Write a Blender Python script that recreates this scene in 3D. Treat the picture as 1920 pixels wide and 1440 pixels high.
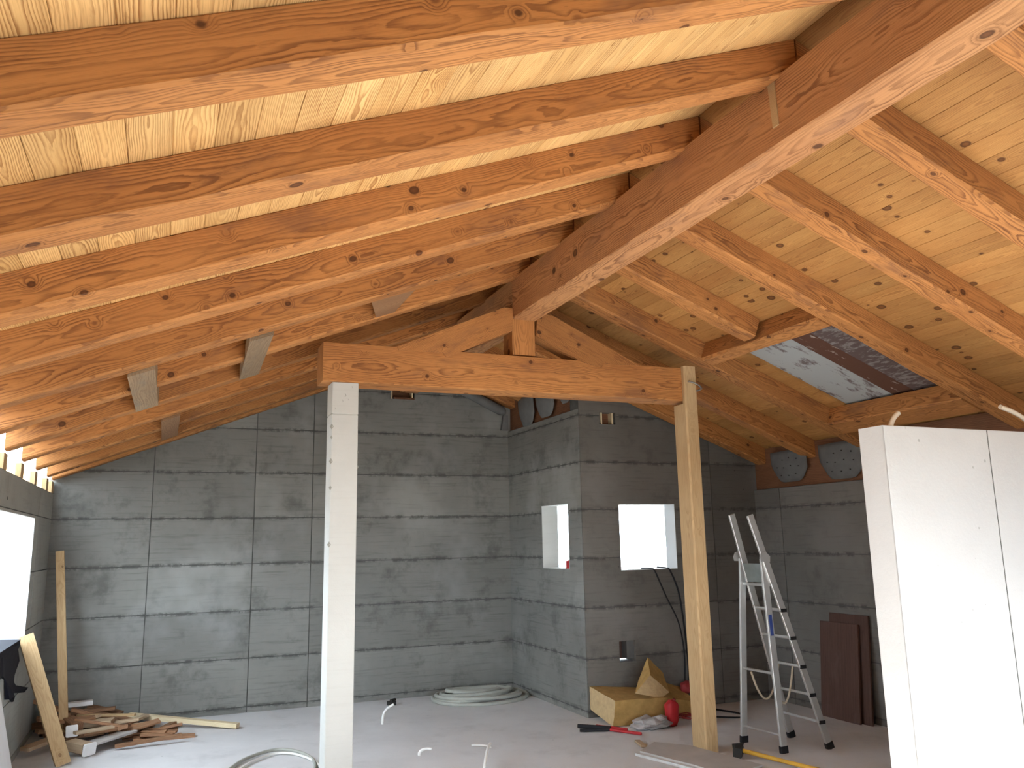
import bpy, bmesh, math, random
from mathutils import Vector, Matrix, noise as mnoise

S = bpy.context.scene
COL = S.collection
for o in list(bpy.data.objects):
    bpy.data.objects.remove(o)

# ------------------------------------------------------------------ camera
cam_d = bpy.data.cameras.new('camera')
cam = bpy.data.objects.new('camera', cam_d)
COL.objects.link(cam)
YAW, PITCH, ROLL = math.radians(22.781), math.radians(10.788), math.radians(-1.1077)
fwd = Vector((math.sin(YAW) * math.cos(PITCH), math.cos(YAW) * math.cos(PITCH), math.sin(PITCH)))
r0 = Vector((math.cos(YAW), -math.sin(YAW), 0)); u0 = r0.cross(fwd)
rt = math.cos(ROLL) * r0 + math.sin(ROLL) * u0
up = -math.sin(ROLL) * r0 + math.cos(ROLL) * u0
cam.matrix_world = Matrix(((rt.x, up.x, -fwd.x, 0), (rt.y, up.y, -fwd.y, 0), (rt.z, up.z, -fwd.z, 1.75), (0, 0, 0, 1)))
cam_d.sensor_fit = 'HORIZONTAL'; cam_d.sensor_width = 36.0
cam_d.lens = 1546.22 / 1920 * 36.0
cam_d.clip_start = 0.05; cam_d.clip_end = 500
S.camera = cam

# ------------------------------------------------------------------ sky, sun, exposure
W = bpy.data.worlds.new('sky'); S.world = W; W.use_nodes = True
bg = W.node_tree.nodes['Background']
bg.inputs[0].default_value = (0.74, 0.87, 1.0, 1); bg.inputs[1].default_value = 17.0
sun_d = bpy.data.lights.new('sun', 'SUN'); sun_d.energy = 54; sun_d.angle = math.radians(0.6); sun_d.color = (1.0, 0.96, 0.90)
sun = bpy.data.objects.new('sun', sun_d); COL.objects.link(sun)
sun_to = Vector((0.0, 0.94, -0.35)).normalized()
sun.rotation_euler = sun_to.to_track_quat('-Z', 'Y').to_euler()
sun.location = (-4, -8, 8)
S.view_settings.view_transform = 'Standard'; S.view_settings.look = 'None'
S.view_settings.gamma = 1; S.view_settings.use_curve_mapping = False
S.view_settings.exposure = 0.0
S.cycles.use_denoising = True
S.cycles.max_bounces = 14; S.cycles.diffuse_bounces = 8
S.cycles.sample_clamp_indirect = 12

# ------------------------------------------------------------------ material helpers
class NT:
    def __init__(s, name):
        s.m = bpy.data.materials.new(name); s.m.use_nodes = True
        s.t = s.m.node_tree; s.N = s.t.nodes; s.L = s.t.links
        s.b = s.N['Principled BSDF']; s.b.inputs['Roughness'].default_value = 0.8
        s.b.inputs['Specular IOR Level'].default_value = 0.25
    def n(s, typ, **k):
        x = s.N.new(typ)
        for a, v in k.items(): setattr(x, a, v)
        return x
    def link(s, a, b): s.L.new(a, b)
    def setin(s, sock, v):
        if hasattr(v, 'is_linked') or isinstance(v, bpy.types.NodeSocket): s.L.new(v, sock)
        else: sock.default_value = v
    def math(s, op, a, b=0.0, c=None):
        x = s.n('ShaderNodeMath', operation=op); s.setin(x.inputs[0], a); s.setin(x.inputs[1], b)
        if c is not None: s.setin(x.inputs[2], c)
        return x.outputs[0]
    def vmath(s, op, a, b):
        x = s.n('ShaderNodeVectorMath', operation=op); s.setin(x.inputs[0], a); s.setin(x.inputs[1], b); return x.outputs[0]
    def noise(s, v, scale, detail=3, rough=0.55):
        x = s.n('ShaderNodeTexNoise'); s.link(v, x.inputs['Vector'])
        x.inputs['Scale'].default_value = scale; x.inputs['Detail'].default_value = detail; x.inputs['Roughness'].default_value = rough
        return x.outputs['Fac']
    def rng(s, v, a, b, c=0.0, d=1.0, smooth=False):
        x = s.n('ShaderNodeMapRange'); x.interpolation_type = 'SMOOTHSTEP' if smooth else 'LINEAR'
        s.setin(x.inputs[0], v)
        for i, q in enumerate((a, b, c, d)): x.inputs[i + 1].default_value = q
        return x.outputs[0]
    def mix(s, f, a, b, mode='MIX'):
        x = s.n('ShaderNodeMix', data_type='RGBA', blend_type=mode); s.setin(x.inputs[0], f)
        for i, q in ((6, a), (7, b)):
            if isinstance(q, tuple): x.inputs[i].default_value = (*q, 1) if len(q) == 3 else q
            else: s.link(q, x.inputs[i])
        return x.outputs[2]
    def ramp(s, f, pts):
        x = s.n('ShaderNodeValToRGB'); s.link(f, x.inputs[0]); e = x.color_ramp.elements
        while len(e) < len(pts): e.new(0.5)
        for q, (p, c) in zip(e, pts): q.position = p; q.color = (*c, 1)
        return x.outputs[0]
    def bump(s, h, strength, dist):
        x = s.n('ShaderNodeBump'); x.inputs['Strength'].default_value = strength; x.inputs['Distance'].default_value = dist
        s.link(h, x.inputs['Height']); s.link(x.outputs[0], s.b.inputs['Normal'])
    def coords(s):
        return s.n('ShaderNodeTexCoord').outputs['Object']
    def rand(s):
        return s.n('ShaderNodeObjectInfo').outputs['Random']
    def comb(s, x, y, z):
        c = s.n('ShaderNodeCombineXYZ'); s.setin(c.inputs[0], x); s.setin(c.inputs[1], y); s.setin(c.inputs[2], z); return c.outputs[0]
    def sep(s, v):
        c = s.n('ShaderNodeSeparateXYZ'); s.link(v, c.inputs[0]); return c.outputs

def wood_mat(name, light, mid, dark, knotc, freq=70, ring_amt=0.8, knots=1.0, tone=0.25, stain=0.0, stainc=(0.2, 0.16, 0.13), pith=0.06, kscale=4.2, krad=0.075, wob=0.05, rough=0.72):
    """Sawn softwood with its grain along the object's own X axis."""
    t = NT(name)
    P = t.coords(); R = t.rand()
    off = t.comb(t.math('MULTIPLY', R, 57.3), t.math('MULTIPLY', R, 31.7), t.math('MULTIPLY', R, 83.1))
    Q = t.vmath('ADD', P, off)
    # knots
    kp = t.vmath('MULTIPLY', Q, (0.8, 1.0, 1.0))
    vo = t.n('ShaderNodeTexVoronoi', feature='F1'); t.link(kp, vo.inputs['Vector']); vo.inputs['Scale'].default_value = kscale
    d = vo.outputs['Distance']
    pick = t.sep(vo.outputs['Color'])
    d2 = t.math('ADD', d, t.math('MULTIPLY', t.math('SUBTRACT', t.noise(Q, 40, 2), 0.5), 0.03))
    rad = t.rng(pick[0], 0, 1, krad * 0.35, krad)
    keep = t.math('GREATER_THAN', pick[1], 1.0 - 0.72 * knots)
    kn = t.math('MULTIPLY', t.rng(t.math('SUBTRACT', d2, rad), -0.02, 0.025, 1, 0, True), keep)
    halo = t.math('MULTIPLY', t.rng(d, 0.05, 0.30, 1, 0, True), keep)
    # growth rings round a wandering pith
    st = t.vmath('MULTIPLY', Q, (0.55, 1.0, 1.0))
    wn = t.n('ShaderNodeTexNoise'); t.link(st, wn.inputs['Vector']); wn.inputs['Scale'].default_value = 3.0; wn.inputs['Detail'].default_value = 2
    w3 = t.sep(wn.outputs['Color']); p3 = t.sep(P)
    yy = t.math('ADD', p3[1], t.math('MULTIPLY', t.math('SUBTRACT', w3[0], 0.5), wob * 2))
    zz = t.math('ADD', t.math('ADD', p3[2], t.math('MULTIPLY', t.math('SUBTRACT', R, 0.5), pith)), t.math('MULTIPLY', t.math('SUBTRACT', w3[1], 0.5), wob * 2.6))
    rr = t.math('SQRT', t.math('ADD', t.math('MULTIPLY', yy, yy), t.math('MULTIPLY', zz, zz)))
    rr = t.math('ADD', rr, t.math('MULTIPLY', halo, 0.022))
    fine = t.noise(t.vmath('MULTIPLY', Q, (1.2, 9, 9)), 5, 3)
    ph = t.math('ADD', t.math('MULTIPLY', rr, freq), t.math('MULTIPLY', fine, 1.15))
    fr = t.math('FRACT', ph, 0)
    ring = t.rng(fr, 0.35, 0.9, 0, 1, True)
    ring = t.math('MULTIPLY', ring, t.rng(fr, 0.93, 1.0, 1, 0))
    amt = t.rng(t.noise(t.vmath('MULTIPLY', Q, (0.8, 3, 3)), 2.2, 2), 0.3, 0.7, 0.25, 1.0)
    ring = t.math('MULTIPLY', ring, t.math('MULTIPLY', amt, ring_amt))
    fib = t.noise(t.vmath('MULTIPLY', Q, (1.5, 60, 60)), 3, 3, 0.7)
    big = t.noise(t.vmath('MULTIPLY', Q, (0.5, 1.6, 1.6)), 2.0, 3)
    col = t.mix(t.rng(big, 0.3, 0.7), light, mid)
    col = t.mix(ring, col, dark)
    col = t.mix(t.rng(fib, 0.50, 0.75, 0, 0.5), col, dark)
    fl = t.rng(t.noise(t.vmath('MULTIPLY', Q, (3.2, 22, 22)), 2.2, 4, 0.75), 0.56, 0.68, 0, 0.5, True)
    fl2 = t.rng(t.noise(t.vmath('ADD', t.vmath('MULTIPLY', Q, (2.6, 18, 18)), (31.0, 7.0, 3.0)), 2.0, 4, 0.75), 0.58, 0.70, 0, 0.35, True)
    col = t.mix(t.math('MULTIPLY', fl, amt), col, dark)
    col = t.mix(fl2, col, light)
    if stain > 0:
        sm = t.rng(t.noise(t.vmath('MULTIPLY', Q, (0.7, 2.2, 2.2)), 2.6, 4, 0.65), 0.52, 0.72, 0, stain, True)
        col = t.mix(sm, col, stainc)
    col = t.mix(t.math('MULTIPLY', halo, 0.28), col, dark)
    kcore = t.mix(t.rng(t.math('DIVIDE', d2, rad), 0.25, 0.85), dark, knotc)
    col = t.mix(t.math('MULTIPLY', kn, 0.9), col, kcore)
    tv = t.rng(R, 0, 1, 1 - tone, 1 + tone * 0.5)
    hs = t.n('ShaderNodeHueSaturation'); t.link(col, hs.inputs['Color']); t.link(tv, hs.inputs['Value'])
    t.link(hs.outputs[0], t.b.inputs['Base Color'])
    t.b.inputs['Roughness'].default_value = rough
    t.bump(t.math('ADD', t.math('MULTIPLY', ring, -0.5), t.math('MULTIPLY', fib, -0.4)), 0.35, 0.004)
    return t.m

def concrete_mat(name, a, b, dark, joints=None, streak=0.5, pits=0.5, stain=0.5, rough=0.9, tone=0.12, pale=0.0, palec=(0.5, 0.52, 0.54)):
    t = NT(name)
    P = t.coords(); R = t.rand()
    big = t.noise(P, 1.3, 5, 0.6)
    col = t.mix(t.rng(big, 0.3, 0.7), a, b)
    if streak:
        sx = t.noise(t.vmath('MULTIPLY', P, (1.3, 1.3, 26)), 1.6, 4, 0.65)
        col = t.mix(t.rng(sx, 0.5, 0.72, 0, streak, True), col, dark)
        dr = t.noise(t.vmath('MULTIPLY', P, (14, 14, 1.1)), 1.5, 3, 0.6)
        col = t.mix(t.rng(dr, 0.55, 0.78, 0, streak * 0.6, True), col, b)
    if stain:
        sm = t.noise(t.vmath('ADD', P, (7.7, 3.1, 9.2)), 2.4, 5, 0.7)
        col = t.mix(t.rng(sm, 0.5, 0.72, 0, stain, True), col, dark)
    if pale:
        pm = t.noise(t.vmath('ADD', P, (1.7, 13.1, 4.2)), 0.9, 4, 0.6)
        col = t.mix(t.rng(pm, 0.5, 0.68, 0, pale, True), col, palec)
    if joints:
        p3 = t.sep(P)
        zz = t.math('ADD', p3[2], t.math('MULTIPLY', t.math('SUBTRACT', t.noise(P, 3, 3), 0.5), 0.03))
        m = t.math('ABSOLUTE', t.math('SUBTRACT', t.math('FRACT', t.math('ADD', t.math('DIVIDE', t.math('SUBTRACT', zz, joints[0]), joints[1]), 0.5), 0), 0.5), 0)
        jb = t.rng(m, 0.005, 0.075, 1, 0, True)
        jn = t.rng(t.noise(P, 9, 4, 0.7), 0.42, 0.6, 0, 1, True)
        col = t.mix(t.math('MULTIPLY', t.math('MULTIPLY', jb, jn), 0.92), col, dark)
    vo = t.n('ShaderNodeTexVoronoi', feature='F1'); t.link(P, vo.inputs['Vector']); vo.inputs['Scale'].default_value = 9
    pk = t.sep(vo.outputs['Color'])
    pit = t.math('MULTIPLY', t.rng(t.math('SUBTRACT', vo.outputs['Distance'], t.math('MULTIPLY', pk[0], 0.09)), -0.01, 0.015, 1, 0), t.math('GREATER_THAN', pk[1], 1 - pits * 0.5))
    col = t.mix(t.math('MULTIPLY', pit, 0.75), col, dark)
    hs = t.n('ShaderNodeHueSaturation'); t.link(col, hs.inputs['Color']); t.link(t.rng(R, 0, 1, 1 - tone, 1 + tone), hs.inputs['Value'])
    t.link(hs.outputs[0], t.b.inputs['Base Color'])
    t.b.inputs['Roughness'].default_value = rough
    fn = t.noise(P, 45, 4, 0.7)
    t.bump(t.math('SUBTRACT', t.math('ADD', fn, big), t.math('MULTIPLY', pit, 2)), 0.25, 0.006)
    return t.m

def plain_mat(name, c, rough=0.6, metal=0.0, var=0.25, scale=8, c2=None, bump=0.0):
    t = NT(name); P = t.coords()
    n = t.noise(P, scale, 4, 0.6)
    c2 = c2 or tuple(x * (1 - var) for x in c)
    t.link(t.mix(t.rng(n, 0.35, 0.68), c, c2), t.b.inputs['Base Color'])
    t.b.inputs['Roughness'].default_value = rough; t.b.inputs['Metallic'].default_value = metal
    if bump: t.bump(n, bump, 0.01)
    return t.m

M = {}
M['larch'] = wood_mat('brushed_larch', (0.51, 0.225, 0.070), (0.40, 0.163, 0.049), (0.120, 0.040, 0.012), (0.060, 0.021, 0.007), freq=125, ring_amt=0.85, tone=0.14, stain=0.6, stainc=(0.19, 0.085, 0.042), wob=0.035, kscale=7.0, krad=0.15)
M['larch_sawn'] = wood_mat('sawn_larch_beam', (0.50, 0.25, 0.105), (0.41, 0.19, 0.078), (0.14, 0.052, 0.019), (0.06, 0.022, 0.008), freq=110, ring_amt=0.85, tone=0.08, stain=0.5, stainc=(0.22, 0.11, 0.065), kscale=4.5, krad=0.18, wob=0.035)
M['plank'] = wood_mat('deck_plank', (0.50, 0.26, 0.082), (0.40, 0.185, 0.054), (0.19, 0.07, 0.019), (0.075, 0.026, 0.007), freq=150, ring_amt=0.65, tone=0.2, pith=0.10, kscale=7.5, krad=0.23, knots=1.0, wob=0.03, stain=0.45, stainc=(0.30, 0.135, 0.045))
M['plank_pale'] = wood_mat('pale_deck_plank', (0.76, 0.48, 0.20), (0.66, 0.39, 0.145), (0.29, 0.12, 0.032), (0.20, 0.10, 0.04), freq=150, ring_amt=0.95, tone=0.14, pith=0.12, kscale=3.2, krad=0.08, knots=0.35, wob=0.026)
M['brown_timber'] = wood_mat('brown_rough_timber', (0.36, 0.20, 0.10), (0.29, 0.15, 0.075), (0.14, 0.065, 0.03), (0.05, 0.02, 0.01), freq=70, ring_amt=0.5, stain=0.4, stainc=(0.2, 0.13, 0.08))
M['spruce'] = wood_mat('pale_spruce', (0.52, 0.37, 0.20), (0.45, 0.30, 0.15), (0.31, 0.18, 0.08), (0.12, 0.06, 0.03), freq=90, ring_amt=0.5, tone=0.06, stain=0.3, stainc=(0.38, 0.27, 0.15), kscale=6)
M['spruce_white'] = wood_mat('whitish_spruce', (0.72, 0.62, 0.42), (0.66, 0.54, 0.34), (0.5, 0.36, 0.2), (0.16, 0.09, 0.05), freq=90, ring_amt=0.35, tone=0.06, kscale=4)
M['rough_grey'] = wood_mat('rough_grey_timber', (0.36, 0.25, 0.15), (0.28, 0.19, 0.11), (0.14, 0.085, 0.05), (0.05, 0.03, 0.02), freq=60, ring_amt=0.5, stain=0.6, stainc=(0.2, 0.17, 0.13))
M['scrap'] = wood_mat('scrap_larch', (0.36, 0.20, 0.11), (0.28, 0.145, 0.075), (0.12, 0.06, 0.03), (0.04, 0.02, 0.01), freq=80, ring_amt=0.6, tone=0.45)
M['scrap_pale'] = wood_mat('scrap_pale_wood', (0.52, 0.40, 0.27), (0.44, 0.32, 0.2), (0.28, 0.17, 0.1), (0.1, 0.05, 0.03), freq=80, ring_amt=0.4, tone=0.25)
M['form_panel'] = wood_mat('formwork_panel', (0.125, 0.068, 0.052), (0.105, 0.055, 0.042), (0.05, 0.026, 0.02), (0.03, 0.015, 0.01), freq=30, ring_amt=0.3, knots=0.0, stain=0.5, stainc=(0.15, 0.10, 0.085))
M['brown_board'] = wood_mat('brown_board', (0.22, 0.10, 0.05), (0.17, 0.075, 0.036), (0.08, 0.03, 0.015), (0.03, 0.012, 0.008), freq=60, ring_amt=0.5, tone=0.1)
JT = (0.06, 0.5)
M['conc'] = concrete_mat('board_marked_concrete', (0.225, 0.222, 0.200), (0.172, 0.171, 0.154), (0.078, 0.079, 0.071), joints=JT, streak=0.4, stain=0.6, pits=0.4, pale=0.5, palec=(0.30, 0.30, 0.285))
M['conc_right'] = concrete_mat('shaded_brownish_concrete', (0.172, 0.162, 0.144), (0.135, 0.127, 0.113), (0.070, 0.066, 0.059), joints=JT, streak=0.35, stain=0.5, pits=0.4, pale=0.35, palec=(0.21, 0.20, 0.185))  # brownish cast tone, also darkened to hold the dimmer light on the right
M['conc_left'] = concrete_mat('lit_left_wall_concrete', (0.36, 0.355, 0.315), (0.30, 0.298, 0.265), (0.17, 0.17, 0.15), streak=0.2, stain=0.35, pits=0.3)  # paler than the other concrete to hold the stronger light on the left wall
M['conc_core'] = plain_mat('concrete_core', (0.10, 0.10, 0.092), 0.95, var=0.35)
M['conc_light'] = concrete_mat('smooth_pale_concrete', (0.55, 0.55, 0.515), (0.50, 0.50, 0.465), (0.36, 0.35, 0.32), streak=0.12, stain=0.10, pits=0.35, tone=0.02)
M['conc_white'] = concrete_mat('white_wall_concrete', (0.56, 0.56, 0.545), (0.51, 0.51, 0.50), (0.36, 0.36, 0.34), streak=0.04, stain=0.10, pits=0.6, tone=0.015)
M['floor'] = concrete_mat('screed', (0.60, 0.595, 0.59), (0.53, 0.525, 0.525), (0.36, 0.355, 0.355), streak=0, stain=0.35, pits=0.2, rough=0.75, pale=0.4, palec=(0.66, 0.66, 0.665))
M['ground'] = plain_mat('bounce_ground', (0.30, 0.285, 0.26), 0.95, scale=3)
M['render'] = plain_mat('exterior_render', (0.55, 0.54, 0.5), 0.95)
M['hose'] = plain_mat('grey_conduit', (0.40, 0.41, 0.36), 0.55, var=0.15)
M['white_pvc'] = plain_mat('white_conduit', (0.78, 0.77, 0.73), 0.45, var=0.08)
M['cream_pvc'] = plain_mat('cream_conduit', (0.75, 0.66, 0.52), 0.5, var=0.1)
M['black'] = plain_mat('black_rubber', (0.018, 0.018, 0.02), 0.7)
M['cloth'] = plain_mat('black_cloth', (0.012, 0.012, 0.018), 0.95, bump=0.3)
M['alu'] = plain_mat('aluminium', (0.62, 0.63, 0.62), 0.38, 0.65, var=0.12)
M['steel'] = plain_mat('dull_steel', (0.3, 0.3, 0.28), 0.5, 0.8)
M['mesh_grey'] = plain_mat('grey_green_plate', (0.20, 0.235, 0.235), 0.6)
M['rope'] = plain_mat('cream_strap', (0.55, 0.48, 0.36), 0.8)
M['blue'] = plain_mat('blue_sticker', (0.04, 0.07, 0.25), 0.5)
M['insul'] = plain_mat('wood_fibre_insulation', (0.47, 0.29, 0.10), 0.98, var=0.25, scale=14, bump=0.6)
M['insul_face'] = plain_mat('insulation_cut_face', (0.56, 0.40, 0.21), 0.98, var=0.18, scale=22, bump=0.6)
M['red'] = plain_mat('red_plastic', (0.45, 0.025, 0.03), 0.5)
M['red_dark'] = plain_mat('red_wire', (0.26, 0.03, 0.03), 0.6)
M['film'] = plain_mat('grey_film', (0.40, 0.375, 0.36), 0.5, bump=0.6)
M['felt'] = plain_mat('grey_membrane', (0.145, 0.145, 0.14), 0.95, var=0.18)
M['yellow'] = plain_mat('yellow_handle', (0.70, 0.40, 0.05), 0.5)
M['iron'] = plain_mat('black_iron', (0.035, 0.033, 0.03), 0.6, 0.3)
M['board_grey'] = plain_mat('grey_panel', (0.46, 0.43, 0.40), 0.7, var=0.15, scale=4)
M['board_edge'] = plain_mat('pale_panel_edge', (0.62, 0.62, 0.6), 0.7)
M['brick_red'] = plain_mat('red_box', (0.50, 0.035, 0.04), 0.6)
M['gypsum'] = plain_mat('white_sheet', (0.80, 0.80, 0.80), 0.8, var=0.04)
M['paper'] = plain_mat('white_block', (0.78, 0.77, 0.75), 0.8, var=0.06)
def weather_mat(name, c, c2, thr=0.55, scale=6, stretch=(1, 1, 1)):
    t = NT(name); P = t.vmath('MULTIPLY', t.coords(), stretch)
    n = t.noise(P, scale, 6, 0.7)
    t.link(t.mix(t.rng(n, thr, thr + 0.07), c, c2), t.b.inputs['Base Color']); t.b.inputs['Roughness'].default_value = 0.9
    return t.m
M['w_white'] = weather_mat('flaking_white_sheet', (0.36, 0.37, 0.365), (0.15, 0.12, 0.115), 0.55, 5, (0.6, 1.4, 1))
M['w_brown'] = weather_mat('flaking_brown_board', (0.11, 0.05, 0.032), (0.42, 0.36, 0.31), 0.60, 9, (0.6, 2, 1))
M['w_plum'] = weather_mat('weathered_plum_board', (0.12, 0.085, 0.078), (0.24, 0.215, 0.205), 0.5, 5, (6, 1.5, 1))

# ------------------------------------------------------------------ mesh helpers
class MB:
    def __init__(s): s.v = []; s.f = []; s.mi = []; s.sm = []
    def add(s, vs, fs, mi=0, smooth=False):
        b = len(s.v); s.v += [Vector(v) for v in vs]
        for f in fs: s.f.append([b + i for i in f]); s.mi.append(mi); s.sm.append(smooth)
    def box(s, x0, x1, y0, y1, z0, z1, mi=0):
        v = [(x0, y0, z0), (x1, y0, z0), (x1, y1, z0), (x0, y1, z0), (x0, y0, z1), (x1, y0, z1), (x1, y1, z1), (x0, y1, z1)]
        s.add(v, [(0, 3, 2, 1), (4, 5, 6, 7), (0, 1, 5, 4), (1, 2, 6, 5), (2, 3, 7, 6), (3, 0, 4, 7)], mi)
    def hexa(s, v, mi=0):
        s.add(v, [(0, 3, 2, 1), (4, 5, 6, 7), (0, 1, 5, 4), (1, 2, 6, 5), (2, 3, 7, 6), (3, 0, 4, 7)], mi)
    def prism(s, poly, ext, mi=0):
        n = len(poly); p = [Vector(q) for q in poly]; e = Vector(ext)
        fs = [tuple(range(n))[::-1], tuple(range(n, 2 * n))] + [(i, (i + 1) % n, n + (i + 1) % n, n + i) for i in range(n)]
        s.add(p + [q + e for q in p], fs, mi)
    def bar(s, a, b, w, h, upv=(0, 0, 1), c=0.0, mi=0):
        a = Vector(a); b = Vector(b); x = (b - a).normalized(); u = Vector(upv)
        y = u.cross(x).normalized(); z = x.cross(y)
        w /= 2; h /= 2
        if c: pr = [(-w + c, -h), (w - c, -h), (w, -h + c), (w, h - c), (w - c, h), (-w + c, h), (-w, h - c), (-w, -h + c)]
        else: pr = [(-w, -h), (w, -h), (w, h), (-w, h)]
        s.prism([a + y * p + z * q for p, q in pr], b - a, mi)
    def tube(s, path, r, n=8, mi=0, cap=True):
        P = [Vector(p) for p in path]; rings = []
        ref = None
        for i, p in enumerate(P):
            t = (P[min(i + 1, len(P) - 1)] - P[max(i - 1, 0)]).normalized()
            if ref is None:
                ref = Vector((0, 0, 1)) if abs(t.z) < 0.9 else Vector((1, 0, 0))
            a = t.cross(ref).normalized(); b2 = a.cross(t).normalized(); ref = b2
            rr = r[i] if isinstance(r, (list, tuple)) else r
            rings.append([p + a * math.cos(k * 2 * math.pi / n) * rr + b2 * math.sin(k * 2 * math.pi / n) * rr for k in range(n)])
        vs = [v for q in rings for v in q]; fs = []
        for i in range(len(P) - 1):
            for k in range(n):
                fs.append((i * n + k, i * n + (k + 1) % n, (i + 1) * n + (k + 1) % n, (i + 1) * n + k))
        s.add(vs, fs, mi, True)
        if cap:
            s.add(rings[0], [tuple(range(n))[::-1]], mi); s.add(rings[-1], [tuple(range(n))], mi)
    def mesh(s, name, mats, origin=None, fix=True):
        o = Vector(origin) if origin is not None else Vector((0, 0, 0))
        me = bpy.data.meshes.new(name)
        me.from_pydata([tuple(v - o) for v in s.v], [], s.f)
        for m in (mats if isinstance(mats, (list, tuple)) else [mats]): me.materials.append(M[m] if isinstance(m, str) else m)
        for p, mi, sm in zip(me.polygons, s.mi, s.sm): p.material_index = mi; p.use_smooth = sm
        if fix:
            bm = bmesh.new(); bm.from_mesh(me); bmesh.ops.recalc_face_normals(bm, faces=bm.faces); bm.to_mesh(me); bm.free()
        me.update(); return me

def put(name, me, parent=None, loc=(0, 0, 0), mat=None):
    o = bpy.data.objects.new(name, me); COL.objects.link(o)
    if mat is not None: o.matrix_world = mat
    else: o.location = loc
    if parent is not None:
        o.parent = parent; o.matrix_parent_inverse = parent.matrix_world.inverted() if parent.type != 'EMPTY' else Matrix.Translation(-parent.location)
    return o
def tag(o, label, cat, group=None):
    o['label'] = label; o['category'] = cat
    if group: o['group'] = group
    return o
def struct(o, label=None):
    o['kind'] = 'structure'
    if label: o['label'] = label
    return o
def empty(name, loc):
    o = bpy.data.objects.new(name, None); COL.objects.link(o); o.location = loc; o.empty_display_size = 0.1; return o
def base(mb):
    xs = [v.x for v in mb.v]; ys = [v.y for v in mb.v]; zs = [v.z for v in mb.v]
    return Vector(((min(xs) + max(xs)) / 2, (min(ys) + max(ys)) / 2, min(zs)))
def single(name, mb, mats, label, cat, group=None):
    b = base(mb); return tag(put(name, mb.mesh(name, mats, b), None, b), label, cat, group)
def part(name, mb, mats, parent, label=None):
    b = parent.location.copy(); me = mb.mesh(name, mats, b)
    o = bpy.data.objects.new(name, me); COL.objects.link(o); o.parent = parent
    if label: o['label'] = label
    return o
def subpart(name, mb, mats, parent, root):
    me = mb.mesh(name, mats, root.location.copy())
    o = bpy.data.objects.new(name, me); COL.objects.link(o); o.parent = parent; return o

def beam_mesh(name, L, w, h, mat, seed=0, cham=0.014, t0=0.0, t1=0.0, wav=0.003, step=0.28, yseat=0.0):
    """Timber along local X, section w (Y) by h (Z) centred, wany arrises, ends cut with slopes t0/t1 (dx per dz)."""
    rnd = random.Random(seed); n = max(2, int(L / step)); vs = []; fs = []
    for i in range(n + 1):
        x = L * i / n; e = (i in (0, n))
        c = [cham * rnd.uniform(0.45, 1.35) for _ in range(4)]
        j = lambda: 0 if e else rnd.uniform(-wav, wav)
        a, b = w / 2, h / 2
        ring = [(-a + c[0], -b + j()), (a - c[1], -b + j()), (a + j(), -b + c[1]), (a + j(), b - c[2] * .4), (a - c[2] * .4, b), (-a + c[3] * .4, b), (-a + j(), b - c[3] * .4), (-a + j(), -b + c[0])]
        for (y, z) in ring:
            dx = t0 * z * (1 - i / n) + t1 * z * (i / n)
            vs.append((x + dx, y, z))
    for i in range(n):
        for k in range(8): fs.append((i * 8 + k, (i + 1) * 8 + k, (i + 1) * 8 + (k + 1) % 8, i * 8 + (k + 1) % 8))
    fs.append(tuple(range(8))); fs.append(tuple(range(n * 8, n * 8 + 8))[::-1])
    mb = MB(); mb.add(vs, fs); return mb.mesh(name, mat)
def frame(p, ex, ey):
    ex = Vector(ex).normalized(); ey = Vector(ey).normalized(); ez = ex.cross(ey).normalized(); ey = ez.cross(ex)
    return Matrix(((ex.x, ey.x, ez.x, p[0]), (ex.y, ey.y, ez.y, p[1]), (ex.z, ey.z, ez.z, p[2]), (0, 0, 0, 1)))
def beam(name, a, b, w, h, mat, zup=(0, 0, 1), parent=None, **k):
    a = Vector(a); b = Vector(b); ex = (b - a).normalized(); ey = Vector(zup).cross(ex)
    return put(name, beam_mesh(name, (b - a).length, w, h, mat, **k), parent, mat=frame(a, ex, ey))

# ------------------------------------------------------------------ room constants (metres; camera over the origin at 1.75)
XL, XR, YB, XC, YN = -1.07, 6.257, 9.724, 4.013, 7.753
YF = -0.8
RX, RZ = 2.70, 4.12
SL, SR = 0.393, 0.385
deck = lambda x: RZ - (SL * (RX - x) if x < RX else SR * (x - RX))

# ------------------------------------------------------------------ floor, ground outside
mb = MB(); mb.box(XL - .215, XR + .2, YF - .2, YB + .2, -0.25, 0.0)
struct(put('floor', mb.mesh('floor', 'floor')), 'pale grey dusty concrete floor slab')
mb = MB(); mb.box(-60, 60, -60, 60, -0.6, -0.45)  # plain ground added outside to bounce light into the room
struct(put('ground', mb.mesh('ground', 'ground')), 'ground plane outside, added to bounce light')

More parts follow.
